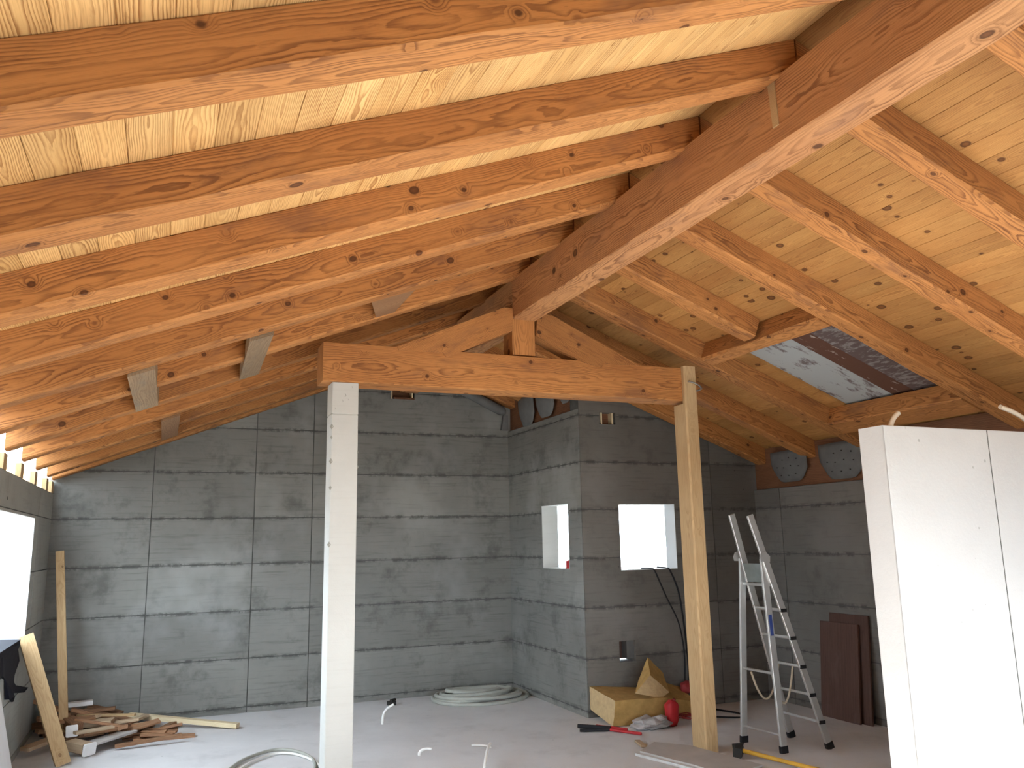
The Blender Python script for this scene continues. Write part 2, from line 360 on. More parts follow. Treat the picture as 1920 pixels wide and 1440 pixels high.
# ------------------------------------------------------------------ concrete walls with their formwork panels
def clip(poly, a, b, c):           # keep a*s+b*z<=c
    out = []
    for i in range(len(poly)):
        p, q = poly[i], poly[(i + 1) % len(poly)]
        dp = a * p[0] + b * p[1] - c; dq = a * q[0] + b * q[1] - c
        if dp <= 0: out.append(p)
        if dp * dq < 0:
            t = dp / (dp - dq); out.append((p[0] + t * (q[0] - p[0]), p[1] + t * (q[1] - p[1])))
    return out
def wall(name, org, es, en, slines, zlines, cuts, holes, thick, mats=('conc', 'conc_core'), label=None, gap=0.005, seed=1, span=None, reveal=None):
    """Wall in the plane org+s*es+z*Z facing en. The core slab is the wall; every formwork panel is a child piece."""
    rnd = random.Random(seed); org = Vector(org); es = Vector(es); en = Vector(en)
    P = lambda s, z, d: org + es * s + Vector((0, 0, z)) + en * d
    def cellpolys(s0, s1, z0, z1):
        ss = sorted({s0, s1} | {h[i] for h in holes for i in (0, 1) if s0 < h[i] < s1})
        zz = sorted({z0, z1} | {h[i] for h in holes for i in (2, 3) if z0 < h[i] < z1})
        for a, b in zip(ss, ss[1:]):
            for c, d in zip(zz, zz[1:]):
                m = ((a + b) / 2, (c + d) / 2)
                if any(h[0] < m[0] < h[1] and h[2] < m[1] < h[3] for h in holes): continue
                p = [(a, c), (b, c), (b, d), (a, d)]
                for k in cuts: p = clip(p, *k) if len(p) > 2 else p
                if len(p) > 2: yield p
    core = MB()
    for p in cellpolys(slines[0], slines[-1], zlines[0], zlines[-1]):
        core.prism([P(s, z, -0.006) for s, z in p], en * -(thick - 0.006))
    w = struct(put(name, core.mesh(name, mats[1])), label)
    if reveal:
        for hi, (a, b, c, d) in enumerate(holes):
            rv = MB(); e = 0.004
            for q in ((a, a + e, c, d), (b - e, b, c, d), (a + e, b - e, c, c + e), (a + e, b - e, d - e, d)):
                rv.prism([P(s_, z_, 0.0005) for s_, z_ in ((q[0], q[2]), (q[1], q[2]), (q[1], q[3]), (q[0], q[3]))], en * -(thick + 0.001))
            put('reveal', rv.mesh('reveal', reveal if hi == 0 else mats[0]), w)
    for i in range(len(slines) - 1):
        for k in range(len(zlines) - 1):
            mb = MB(); top = rnd.uniform(-0.0015, 0.0015)
            g0 = gap if i > 0 else 0; g1 = gap if i < len(slines) - 2 else 0
            for p in cellpolys(slines[i] + g0, slines[i + 1] - g1, zlines[k] + (gap if k else 0), zlines[k + 1] - gap):
                mb.prism([P(s, z, top) for s, z in p], en * (-0.008 - top))
            if mb.v: put('panel', mb.mesh('panel', mats[0]), w)
    return w
ZL = [0, 0.06, 0.56, 1.06, 1.56, 2.06, 2.56, 3.06, 3.56, 4.2]
# back wall (gable end)
wall('wall_back', (0, YB, 0), (1, 0, 0), (0, -1, 0), [XL - 0.2, -0.13, 0.925, 1.562, XC + 0.2], ZL,
     [(-SL, 1, RZ - SL * RX - 0.005), (SR, 1, RZ + SR * RX - 0.005)], [(2.47, 2.775, 3.487, 3.62)], 0.2, label='tall board-marked concrete gable wall at the back', seed=3)
# recess side wall facing left, with the narrow window
wall('wall_recess', (XC, YB, 0), (0, -1, 0), (-1, 0, 0), [0, YB - YN - 0.007], [z for z in ZL if z < 3.1] + [3.132], [], [(YB - 8.745, YB - 8.067, 1.443, 2.14)], 0.2, label='short concrete return wall with a narrow window opening', seed=4, reveal='conc_light')
# recess front wall with the square window
wall('wall_recess_front', (0, YN, 0), (1, 0, 0), (0, -1, 0), [0.008 + XC, 5.158 + 0.5, XR + 0.2], ZL,
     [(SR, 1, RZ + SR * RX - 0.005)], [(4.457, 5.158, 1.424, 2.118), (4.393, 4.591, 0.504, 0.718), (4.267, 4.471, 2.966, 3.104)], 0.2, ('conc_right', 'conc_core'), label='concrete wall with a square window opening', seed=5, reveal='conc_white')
# right wall
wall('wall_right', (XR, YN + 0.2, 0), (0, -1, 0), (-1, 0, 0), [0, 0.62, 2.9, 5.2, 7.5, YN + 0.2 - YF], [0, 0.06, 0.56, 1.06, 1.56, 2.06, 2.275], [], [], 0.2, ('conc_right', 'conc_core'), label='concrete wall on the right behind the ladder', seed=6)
# left wall with the big window
wall('wall_left', (XL, YF, 0), (0, 1, 0), (1, 0, 0), [0, 2.3, 4.8, 7.2, 9.6, YB - YF], [0, 0.06, 0.56, 1.06, 1.56, 2.06, 2.322], [],
     [(6.05 - YF, 8.55 - YF, 0.985, 2.036)], 0.215, mats=('conc_left', 'conc_core'), label='concrete wall on the left with a deep window opening', seed=7, reveal='conc_white')
# unseen front wall behind the camera, opening shaped to place the sun patch
fw = MB()
for x0, x1, z0, z1 in ((XL - .2, 0.4, 0, 2.15), (5.4, XR + .2, 0, 2.15), (0.4, 5.4, 0, 0.75)): fw.box(x0, x1, YF - .2, YF, z0, z1)
fw.prism([(XL - .2, YF, 2.15), (XR + .2, YF, 2.15), (XR + .2, YF, deck(XR + .2)), (RX, YF, RZ), (XL - .2, YF, deck(XL - .2))], (0, -.2, 0))
struct(put('wall_front', fw.mesh('wall_front', 'conc')), 'unseen concrete wall behind the viewer, opening shaped for the sunlight')
# pale partition wall at right
PY, PX, PZ = 3.75, 4.037, 2.406
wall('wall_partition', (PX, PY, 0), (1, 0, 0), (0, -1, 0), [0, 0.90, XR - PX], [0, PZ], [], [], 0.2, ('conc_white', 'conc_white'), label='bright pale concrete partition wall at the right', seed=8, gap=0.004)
mb = MB(); mb.box(PX + 0.897, PX + 0.903, PY + 0.001, PY + 0.0065, 0, PZ - 0.004)
put('joint', mb.mesh('joint', 'conc_core'), bpy.data.objects['wall_partition'])

def tie_hole(c, n, r, wname):
    mb = MB(); n = Vector(n); mb.tube([Vector(c) - n * 0.002, Vector(c) + n * 0.0012], r, 10); put('tie_hole', mb.mesh('tie_hole', 'conc_core'), bpy.data.objects[wname])
tie_hole((5.02, PY, 1.21), (0, -1, 0), 0.011, 'wall_partition')
tie_hole((XL, 7.05, 2.13), (1, 0, 0), 0.013, 'wall_left')
# ------------------------------------------------------------------ roof deck: ceiling slopes and their planks
AL, AR = math.atan(SL), math.atan(SR)
PW, PT = 0.141, 0.024
def slope_planks(name, sgn, xe, ang, matname, seed, label):
    s = -1 if sgn < 0 else 1
    tan = SL if sgn < 0 else SR
    c = math.cos(ang)
    e = Vector((s * c, 0, -math.sin(ang))); nrm = Vector((s * math.sin(ang), 0, c))
    top = Vector((RX, 0, RZ)); L = abs(xe - RX) / c
    under = MB()
    opening = (4.50, 5.80, 4.747, 5.885) if sgn > 0 else None      # y0,y1,x0,x1
    ofs = nrm * (PT + 0.004)
    def q(u, y): return top + e * u + Vector((0, y, 0)) + ofs
    def slab(u0, u1, y0, y1): under.prism([q(u0, y0), q(u1, y0), q(u1, y1), q(u0, y1)], nrm * 0.05)
    if opening:
        u0, u1 = (opening[2] - RX) / c, (opening[3] - RX) / c
        v0, v1 = u0 - 0.12, u1 + 0.12
        slab(0, v0, YF - .2, YB + .25); slab(v1, L, YF - .2, YB + .25); slab(v0, v1, YF - .2, opening[0] - 0.1); slab(v0, v1, opening[1] + 0.12, YB + .25)
    else: slab(0, L, YF - .2, YB + .25)
    root = struct(put(name, under.mesh(name, 'brown_board')), label)
    rnd = random.Random(seed); n = int(L / PW + 0.5); pw = L / n
    me_cache = {}
    for i in range(n):
        a, b = i * pw, (i + 1) * pw
        brk = [YF - .2, rnd.choice((2.08, 2.87)), rnd.choice((5.25, 6.04)), YB + .25]
        segs = list(zip(brk, brk[1:]))
        if opening and b > u0 + 0.02 and a < u1 - 0.02:
            ns = []
            for y0, y1 in segs:
                if y1 <= opening[0] or y0 >= opening[1]: ns.append((y0, y1))
                else:
                    if y0 < opening[0]: ns.append((y0, opening[0]))
                    if y1 > opening[1]: ns.append((opening[1], y1))
            segs = ns
        for y0, y1 in segs:
            key = round(y1 - y0, 3)
            if key not in me_cache:
                w = pw / 2 - 0.0006; ch = 0.0022
                pr = [(-w, PT), (-w, ch), (-w + ch, 0), (w - ch, 0), (w, ch), (w, PT)]
                m = MB(); m.prism([(0, y, z) for y, z in pr], (y1 - y0, 0, 0)); me_cache[key] = m.mesh('plank', matname)
            p = top + e * ((a + b) / 2) + Vector((0, y0, 0)) + nrm * rnd.uniform(0, 0.0012)
            ex = Vector((0, 1, 0)); ez = nrm; ey = ez.cross(ex)
            put('plank', me_cache[key], root, mat=frame(p, ex, ey))
    return root
slope_planks('ceiling_left', -1, -1.085, AL, 'plank_pale', 11, 'left roof slope lined with pale larch planks')
slope_planks('ceiling_right', 1, 6.75, AR, 'plank', 12, 'right roof slope lined with knotty larch planks')

mb = MB(); mb.prism([(RX - 0.3, YF - .2, RZ - 0.03), (RX, YF - .2, RZ + 0.085), (RX + 0.3, YF - .2, RZ - 0.03), (RX + 0.3, YF - .2, RZ + 0.0), (RX, YF - .2, RZ + 0.12), (RX - 0.3, YF - .2, RZ + 0.0)], (0, YB + .25 - YF + .2, 0))  # unseen cap added to stop sky leaking between the two slopes
struct(put('ridge_blocker_1', mb.mesh('ridge_blocker_1', 'brown_board')), 'board added over the ridge to block sky leaks')
# ------------------------------------------------------------------ rafters
RY = [2.01, 2.80, 3.586, 4.374, 5.185, 5.97, 6.76, 7.55, 8.34, 9.13, 9.56]
ORD = ['nearest', 'second nearest', 'third nearest', 'fourth nearest', 'fifth nearest', 'sixth nearest', 'seventh nearest', 'eighth nearest', 'ninth nearest', 'tenth nearest', 'farthest']
HV = 0.185
HPL, HPR = HV * math.cos(AL), HV * math.cos(AR)
RW = 0.152
EL = Vector((-math.cos(AL), 0, -math.sin(AL))); NL = Vector((-math.sin(AL), 0, math.cos(AL)))
ER = Vector((math.cos(AR), 0, -math.sin(AR))); NR = Vector((math.sin(AR), 0, math.cos(AR)))
for i, y in enumerate(RY):
    yc = y + RW / 2
    L = (RX - 0.006 - (-1.075)) / math.cos(AL)
    p = Vector((RX - 0.006, yc, RZ)) - NL * (HPL / 2) ; p.x = RX - 0.006; p.z = RZ - HV / 2
    o = put('rafter', beam_mesh('rafter', L, RW, HPL, 'larch', seed=40 + i, t0=-SL, t1=-SL), None, mat=frame(p, EL, (0, -1, 0)))
    tag(o, 'brown larch rafter of the left roof slope, %s to the viewer' % ORD[i] if i < 10 else 'brown larch rafter of the left roof slope, tight against the back wall', 'rafter', 'rafters of the left roof slope')
for i, y in enumerate(RY):
    yc = y + RW / 2
    xe = 4.335 if i == 4 else 6.62
    L = (xe - RX - 0.006) / math.cos(AR)
    p = Vector((RX + 0.006, yc, RZ - HV / 2))
    o = put('rafter', beam_mesh('rafter', L, RW, HPR, 'larch', seed=80 + i, t0=-SR, t1=0.0 if i == 4 else -SR), None, mat=frame(p, ER, (0, 1, 0)))
    lab = 'reddish larch rafter of the right roof slope, %s to the viewer' % ORD[i]
    if i == 4: lab = 'short larch rafter ending at the trimmer above the roof opening'
    if i == 10: lab = 'larch rafter of the right roof slope, tight against the back wall'
    tag(o, lab, 'rafter', 'rafters of the right roof slope')

# trimmers round the roof opening
def trimmer(x, w, label, y0, y1, seed):
    zb = RZ - HV - SR * (x - RX)
    c = Vector((x, 0, zb)) + NR * (HPR / 2) + ER * (w / 2)
    o = beam('trimmer_beam', (c.x, y0, c.z), (c.x, y1, c.z), w, HPR, 'larch', zup=NR, seed=seed)
    tag(o, label, 'beam')
trimmer(4.335, 0.135, 'cross beam along the upper edge of the boarded roof opening', 4.374 + RW, 5.97, 131)
trimmer(5.715, 0.24, 'cross beam along the lower edge of the boarded roof opening', 4.374 + RW, 5.97, 132)

# boards covering the opening
def cover(name, y0, y1, lift, t, mat, label, x0=4.61, x1=6.03):
    mb = MB(); q = lambda x, y: Vector((RX, y, RZ)) + ER * ((x - RX) / math.cos(AR)) + NR * lift
    mb.prism([q(x0, y0), q(x1, y0), q(x1, y1), q(x0, y1)], NR * t)
    single(name, mb, mat, label, 'board')
cover('weathered_sheet', 5.27, 5.9, 0.0265, 0.015, 'w_white', 'pale flaking sheet over the roof opening')
cover('weathered_board', 5.05, 5.268, 0.0262, 0.03, 'w_brown', 'dark brown flaking board in the middle of the roof opening')
cover('weathered_board', 4.42, 5.048, 0.0265, 0.02, 'w_plum', 'weathered grey plum panel over the roof opening beside the brown board')

# ------------------------------------------------------------------ ridge beam, truss
o = beam('ridge_beam', (2.70, YF - 0.1, 3.742), (2.70, 6.125, 3.742), 0.222, 0.345, 'larch_sawn', seed=201, cham=0.01, wav=0.002)
tag(o, 'heavy larch ridge beam running from the viewer to the truss', 'beam')
o = beam('ridge_beam', (2.70, 6.13, 3.742), (2.70, 9.72, 3.742), 0.222, 0.345, 'larch_sawn', seed=202, cham=0.01, wav=0.002)
tag(o, 'farther length of ridge beam between truss and back wall', 'beam')
mb = MB(); mb.prism([(2.589, 2.885, 3.90), (2.589, 2.838, 3.90), (2.589, 2.832, 3.665), (2.589, 2.872, 3.665)], (-0.006, 0, 0))
single('wood_strip', mb, 'spruce', 'short pale wood strip nailed on the side of the ridge beam', 'strip')
o = beam('tie_beam', (1.036, 6.245, 3.105), (4.30, 6.245, 3.105), 0.25, 0.30, 'larch', seed=203, cham=0.008, wav=0.0015)
tag(o, 'horizontal larch tie beam on the concrete column and timber post', 'beam')
o = beam('king_post', (2.69, 6.235, 3.268), (2.69, 6.235, 3.572), 0.205, 0.205, 'larch', zup=(1, 0, 0), seed=204, cham=0.006, wav=0.001)
tag(o, 'short larch king post under the ridge beam', 'post')
def strut(pts, label, seed):
    # pts: (x,z) outline, extruded 0.16 deep, grain along the strut
    a = Vector((pts[0][0], 0, pts[0][1])); b = Vector((pts[1][0], 0, pts[1][1])); ex = (b - a).normalized(); ey = Vector((0, 1, 0))
    F = frame((a.x, 6.110, a.z), ex, ey); inv = F.inverted()
    mb = MB(); mb.prism([inv @ Vector((x, 6.110, z)) for x, z in pts], (inv.to_3x3() @ Vector((0, 0.16, 0))))
    o = put('strut', mb.mesh('strut', 'larch'), None, mat=F); tag(o, label, 'strut')
strut([(1.605, 3.257), (2.505, 3.656), (2.586, 3.657), (2.586, 3.466), (2.137, 3.257), (2.002, 3.203), (1.975, 3.236), (1.618, 3.228)], 'left sloping strut of the truss, notched into the tie beam', 1)
strut([(3.795, 3.245), (2.95, 3.627), (2.813, 3.63), (2.796, 3.440), (3.23, 3.237), (3.41, 3.206), (3.438, 3.243)], 'right sloping strut of the truss, notched into the tie beam', 2)

# ------------------------------------------------------------------ column and post
cb = MB()
zs = [0.0, 0.4, 0.8, 1.2, 1.6, 2.0, 2.3, 2.5, 2.706, 2.707, 2.714, 2.715, 2.85, 2.952]; nz = len(zs) - 1; cx0, cx1, cy0, cy1 = 1.113, 1.311, 6.135, 6.335; rnd = random.Random(5)
rings = []
for i in range(nz + 1):
    z = zs[i]; c = [0.003 + 0.004 * rnd.random() for _ in range(4)]; g = 0.004 if i in (9, 10) else 0
    rings.append([(cx0 + c[0] + g, cy0 + g, z), (cx1 - c[1] - g, cy0 + g, z), (cx1 - g, cy0 + c[1] + g, z), (cx1 - g, cy1 - c[2] - g, z), (cx1 - c[2] - g, cy1 - g, z), (cx0 + c[3] + g, cy1 - g, z), (cx0 + g, cy1 - c[3] - g, z), (cx0 + g, cy0 + c[0] + g, z)])
vs = [v for r in rings for v in r]; fs = [(i * 8 + k, i * 8 + (k + 1) % 8, (i + 1) * 8 + (k + 1) % 8, (i + 1) * 8 + k) for i in range(nz) for k in range(8)]
fs += [tuple(range(8))[::-1], tuple(range(nz * 8, nz * 8 + 8))]
cb.add(vs, fs)
colm = single('concrete_column', cb, 'conc_light', 'slim pale concrete column carrying the left end of the tie beam', 'column')
ch = MB()
for x, z, q in ((1.114, 2.613, .02), (1.113, 2.533, .013), (1.113, 2.355, .02), (1.113, 2.159, .016), (1.310, 2.426, .013), (1.310, 2.315, .016), (1.26, 2.92, .007), (1.209, 2.855, .014), (1.19, 2.81, .009), (1.233, 2.824, .006), (1.135, 2.751, .007), (1.113, 1.75, .02)):
    ch.add([(x - q * .7, cy0 + .003, z), (x, cy0 - .0012, z - q), (x + q * .7, cy0 - .0008, z), (x, cy0 - .0012, z + q * 1.2), (x, cy0 + .006, z)], [(0, 1, 2, 3), (0, 4, 1), (1, 4, 2), (2, 4, 3), (3, 4, 0)])
part('chips', ch, 'conc_left', colm)['kind'] = 'stuff'
post = empty('timber_post', (4.28, 6.17, 0))
PM = frame((4.282, 6.17, 0), (0, 0, 1), (1, 0, 0))
def postbox(z0, z1, y0, y1, ch=0.012):
    # local x up, local y = world x, local z = world y
    mb = MB(); w = 0.06; a, b = y0 - 6.17, y1 - 6.17
    pr = [(-w + ch, a), (w, a), (w, b), (-w, b), (-w, a + ch)]
    mb.prism([(z0, p, q) for p, q in pr], (z1 - z0, 0, 0)); return mb
pm = postbox(0, 2.925, 6.075, 6.263); pb = postbox(2.925, 3.265, 6.075, 6.118)
for v in pb.v: pass
pm.add(pb.v, pb.f)
shaft = put('shaft', pm.mesh('shaft', 'spruce'), None, mat=PM); shaft.parent = post; shaft.matrix_parent_inverse = Matrix.Translation((-4.28, -6.17, 0))
hk = MB(); hk.tube([(4.262, 6.085, 3.123), (4.262, 6.06, 3.122), (4.30, 6.035, 3.105), (4.345, 6.03, 3.085), (4.384, 6.05, 3.06), (4.375, 6.08, 3.05), (4.345, 6.10, 3.045)], 0.0075, 7)
part('iron_hook', hk, 'steel', post, 'bent grey iron hook near the top of the post')
tag(post, 'yellowish timber prop post notched under the right end of the tie beam', 'post')

# ------------------------------------------------------------------ short timbers hung below the left rafters
def nogging(x0, x1, ya, yb, over, label, mat='rough_grey', skew=0.0, drop=0.02):
    zb = lambda x: RZ - HV - SL * (RX - x)
    mb = MB()
    def blk(y0, y1, lo, hi):
        k0 = skew * (y0 - ya) / (yb - ya); k1 = skew * (y1 - ya) / (yb - ya)
        v = []
        for h in (lo, hi):
            for x, y in ((x0 + k0, y0), (x1 + k0, y0), (x1 + k1, y1), (x0 + k1, y1)): v.append(Vector((x, y, zb(x) + h)))
        mb.hexa(v)
    blk(ya, yb, -drop, -0.003)
    ys = [ya] + [q for r in over for q in (r - 0.002, r + RW + 0.002)] + [yb]
    for a, b in zip(ys[::2], ys[1::2]): blk(a, b, -0.004, 0.10)
    b = base(mb); F = frame(b, (0, 1, 0), (1, 0, 0)); inv = F.inverted()
    for i, v in enumerate(mb.v): mb.v[i] = inv @ v
    o = put('short_timber', mb.mesh('short_timber', mat), None, mat=F); tag(o, label, 'timber')
nogging(-0.25, -0.10, 5.338, 6.757, [5.97], 'rough grey short timber wedged under the left rafters, lower one of the pair', skew=0.01)
nogging(0.44, 0.585, 5.338, 6.757, [5.97], 'rough grey short timber wedged under the left rafters, upper one of the pair', skew=0.05)
nogging(-0.07, 0.08, 7.703, 9.127, [8.34], 'brown short timber wedged under the left rafters near the back wall', 'brown_timber')
mb = MB(); zb = lambda x: RZ - HV - SL * (RX - x)
mb.hexa([(1.22, 5.34, zb(1.22) + .01), (1.53, 5.34, zb(1.53) + .01), (1.54, 5.968, zb(1.54) + .01), (1.40, 5.968, zb(1.40) + .01), (1.22, 5.34, zb(1.22) + .13), (1.53, 5.34, zb(1.53) + .13), (1.54, 5.968, zb(1.54) + .13), (1.40, 5.968, zb(1.40) + .13)])
single('short_timber', mb, 'brown_timber', 'tapered brown block between two left rafters above the column', 'timber')

# ------------------------------------------------------------------ eaves blocks on the left wall
for i, y in enumerate(RY):
    if y < 5: continue
    zt = deck(XL - 0.03) - HV - 0.004
    mb = MB(); mb.hexa([(XL - .213, y + .004, 2.3225), (XL - .002, y + .004, 2.3225), (XL - .002, y + RW - .004, 2.3225), (XL - .213, y + RW - .004, 2.3225), (XL - .213, y + .004, zt - .012), (XL - .002, y + .004, zt), (XL - .002, y + RW - .004, zt), (XL - .213, y + RW - .004, zt - .012)])
    F = frame(base(mb), (0, 0, 1), (0, 1, 0)); inv = F.inverted()
    for k, v in enumerate(mb.v): mb.v[k] = inv @ v
    o = put('eaves_block', mb.mesh('eaves_block', 'spruce'), None, mat=F)
    tag(o, 'pale wooden block under a left rafter end, %s to the back corner' % {10: 'nearest', 9: 'second nearest', 8: 'third nearest', 7: 'fourth nearest', 6: 'fifth nearest', 5: 'sixth nearest', 4: 'farthest'}[i], 'block', 'wooden blocks along the left eaves')

F = frame((XL - 0.226, YF, 2.395), (0, 1, 0), (-1, 0, 0))
tag(put('eaves_fascia', beam_mesh('eaves_fascia', YB - YF + 0.2, 0.022, 0.19, 'spruce', seed=401, cham=0.002, wav=0.0), None, mat=F), 'long wooden board on edge behind the blocks along the left eaves', 'board')

# ------------------------------------------------------------------ grey membrane flaps on the wall tops
def flap(P, eu, en, w, h, label, mirror=1, bulge=0.07, group=None, nails=True, skew=0.0):
    P = Vector(P); eu = Vector(eu); en = Vector(en); mb = MB(); N, K = 10, 8
    def pt(i, k, d):
        u = -1 + 2 * i / N; v = k / K
        corner = max(0, abs(u) - 0.45) / 0.55
        dz = -h * v * (1 - 0.38 * corner ** 2 * v)
        ww = w / 2 * (1 - 0.10 * v ** 3)
        off = bulge * (1 - u * u * 0.8) * math.sin(math.pi * (0.25 + 0.7 * v)) - 0.02 * v + d
        return P + eu * (u * ww + skew * v) + Vector((0, 0, dz)) + en * off
    for d in (0, -0.006):
        vs = [pt(i, k, d) for k in range(K + 1) for i in range(N + 1)]
        fs = [(k * (N + 1) + i, k * (N + 1) + i + 1, (k + 1) * (N + 1) + i + 1, (k + 1) * (N + 1) + i) for k in range(K) for i in range(N)]
        mb.add(vs, fs if d == 0 else [f[::-1] for f in fs], 0, True)
    n1 = (N + 1) * (K + 1)
    edge = [i for i in range(N + 1)] + [k * (N + 1) + N for k in range(1, K + 1)] + [K * (N + 1) + i for i in range(N - 1, -1, -1)] + [k * (N + 1) for k in range(K - 1, 0, -1)]
    b0 = len(mb.v) - 2 * n1
    for a, b in zip(edge, edge[1:] + edge[:1]): mb.f.append([b0 + a, b0 + b, b0 + n1 + b, b0 + n1 + a]); mb.mi.append(0); mb.sm.append(False)
    root = single('membrane_flap', mb, 'felt', label, 'flap', group)
    if nails:
        nb = MB()
        for u, v in ((0.25, 0.25), (-0.1, 0.3), (0.6, 0.3), (-0.5, 0.52), (-0.1, 0.55), (0.3, 0.5), (0.65, 0.55), (-0.4, 0.78), (0.05, 0.8), (0.45, 0.77)):
            c = pt((u + 1) / 2 * N, v * K, 0.002); nb.box(c.x - .005, c.x + .005, c.y - .005, c.y + .005, c.z - .005, c.z + .005)
        part('nail', nb, 'iron', root)['kind'] = 'stuff'
    return root
flap((6.235, 7.12, 2.66), (0, -1, 0), (-1, 0, 0), 0.56, 0.335, 'grey rounded membrane flap on the right wall top, farther from the partition', nails=True)
flap((6.235, 6.36, 2.665), (0, -1, 0), (-1, 0, 0), 0.60, 0.365, 'grey rounded membrane flap on the right wall top beside the partition', nails=True)
for y in (5.57, 4.77):
    pass
flap((3.985, 9.07, 3.47), (0, -1, 0), (-1, 0, 0), 0.46, 0.35, 'grey membrane flap above the return wall, nearer the back wall', nails=False, bulge=0.05)
flap((3.985, 8.53, 3.45), (0, -1, 0), (-1, 0, 0), 0.48, 0.30, 'grey membrane flap above the return wall, middle one', nails=False, bulge=0.06)
flap((3.985, 8.03, 3.42), (0, -1, 0), (-1, 0, 0), 0.26, 0.19, 'small grey membrane flap above the return wall, nearest the front corner', nails=False, bulge=0.04)
mb = MB(); mb.prism([(3.40, 9.715, 3.60), (3.40, 9.56, 3.60), (3.92, 9.56, 3.34), (3.97, 9.60, 3.36), (3.97, 9.715, 3.40)], (0, 0, 0.05))
mb = MB(); path = [(3.36, 9.66, 3.63), (3.55, 9.655, 3.55), (3.75, 9.65, 3.455), (3.90, 9.65, 3.385), (3.95, 9.66, 3.38)]
mb.tube(path, [0.055, 0.06, 0.062, 0.06, 0.03], 10)
single('membrane_roll', mb, 'felt', 'long grey membrane roll running down the top of the back wall', 'membrane')
mb = MB(); mb.prism([(3.93, 9.70, 3.33), (3.99, 9.70, 3.33), (3.99, 9.70, 3.14), (3.90, 9.70, 3.14)], (0, -0.05, 0))
single('membrane_scrap', mb, 'felt', 'small grey membrane end in the corner above the return wall', 'membrane')
# boards closing the wall tops behind the flaps
def eave_board(x0, x1, y0, y1, z0, z1, label):
    mb = MB(); mb.bar((x0, y0, (z0 + z1) / 2), (x0, y1, (z0 + z1) / 2), abs(x1 - x0), z1 - z0)
    F = frame(base(mb), (0, 1, 0), (-1, 0, 0)); inv = F.inverted()
    for k, v in enumerate(mb.v): mb.v[k] = inv @ v
    tag(put('eaves_board', mb.mesh('eaves_board', 'brown_board'), None, mat=F), label, 'board')
eave_board(6.30, 6.33, YF, YN - 0.01, 2.277, 2.73, 'brown board standing on the right wall top behind the membrane flaps')
eave_board(4.06, 4.09, YN + 0.01, YB - 0.01, 3.134, 3.55, 'brown board standing on the return wall top behind the membrane flaps')

# ------------------------------------------------------------------ beam pockets and niche in the walls
mb = MB(); mb.box(4.25, 4.49, YN + 0.10, YN + 0.125, 2.985, 3.12)
for x in (4.295, 4.43): mb.box(x, x + 0.018, YN + 0.02, YN + 0.10, 2.966, 3.104, 1)
single('pocket_boards', mb, ['brown_board', 'spruce_white'], 'brown board with two pale laths in the small hole above the square window', 'board')
mb = MB(); mb.box(2.50, 2.80, YB + 0.13, YB + 0.15, 3.51, 3.62); mb.box(2.52, 2.79, YB + 0.01, YB + 0.13, 3.488, 3.51); mb.box(2.485, 2.50, YB + .02, YB + .14, 3.489, 3.62, 1); mb.box(2.745, 2.76, YB + .02, YB + .14, 3.51, 3.62, 1)
single('pocket_boards', mb, ['brown_board', 'spruce_white'], 'brown boards in the small hole high in the back wall under the tie beam', 'board')
mb = MB(); mb.box(4.39, 4.60, YN + 0.13, YN + 0.15, 0.525, 0.73); mb.box(4.50, 4.588, YN + 0.03, YN + 0.13, 0.535, 0.71, 1)
single('niche_box', mb, ['form_panel', 'felt'], 'dark board and grey box inside the low niche above the insulation', 'box')

# ------------------------------------------------------------------ aluminium stepladder
lad = empty('stepladder', (4.99, 6.0, 0))
# feet and heads: climbing side (x 5.23 -> head), prop side (x ~4.77)
def stile(a, b, name, foot=True):
    mb = MB(); mb.bar(a, b, 0.062, 0.024, upv=(0, 1, 0), c=0.003)
    s = part(name, mb, 'alu', lad)
    if foot:
        d = (Vector(b) - Vector(a)).normalized(); f = MB(); f.bar(Vector(a) - d * 0.0, Vector(a) + d * 0.055, 0.074, 0.036, upv=(0, 1, 0), c=0.005)
        subpart('rubber_foot', f, 'black', s, lad)
    return s
CN, CF = (5.232, 5.755, 0.0), (5.226, 6.215, 0.0)          # climbing feet near / far
TN, TF = (4.640, 5.835, 1.93), (4.640, 6.085, 1.945)       # climbing stile tops
PN, PF = (4.80, 5.815, 0.0), (4.745, 6.26, 0.0)            # prop feet
HN, HF = (4.742, 5.83, 1.56), (4.785, 6.165, 1.56)         # prop heads (hinges)
for a, b in ((CN, TN), (CF, TF)): stile(a, b, 'climbing_stile')
for a, b in ((PN, HN), (PF, HF)): stile(a, b, 'prop_stile')
def lerp(a, b, z): t = (z - a[2]) / (b[2] - a[2]); return Vector(a).lerp(Vector(b), t)
for z in (0.215, 0.435, 0.665, 0.90, 1.13):
    a, b = lerp(CN, TN, z), lerp(CF, TF, z); mb = MB()
    mb.bar(a, b, 0.052, 0.022, upv=(0.28, 0, 1), c=0.004)
    rg = part('tread', mb, 'alu', lad)
    for p, d in ((a, -1), (b, 1)):
        kb = MB(); kb.box(p.x - 0.03, p.x + 0.03, p.y + d * 0.012 - .006, p.y + d * 0.012 + .006, p.z - 0.014, p.z + 0.014)
        subpart('end_cap', kb, 'black', rg, lad)
for z in (0.135, 0.62):
    a, b = lerp(PN, HN, z), lerp(PF, HF, z); mb = MB(); mb.tube([a, b], 0.011, 8); part('brace_rung', mb, 'alu', lad)
a, b = lerp(PN, HN, 1.33), lerp(PF, HF, 1.33); c, d = lerp(CN, TN, 1.33), lerp(CF, TF, 1.33)
mb = MB(); mb.prism([a + Vector((0, .01, 0)), b - Vector((0, .01, 0)), d - Vector((0, .01, 0)), c + Vector((0, .01, 0))], (0, 0, 0.022)); part('platform', mb, 'alu', lad)
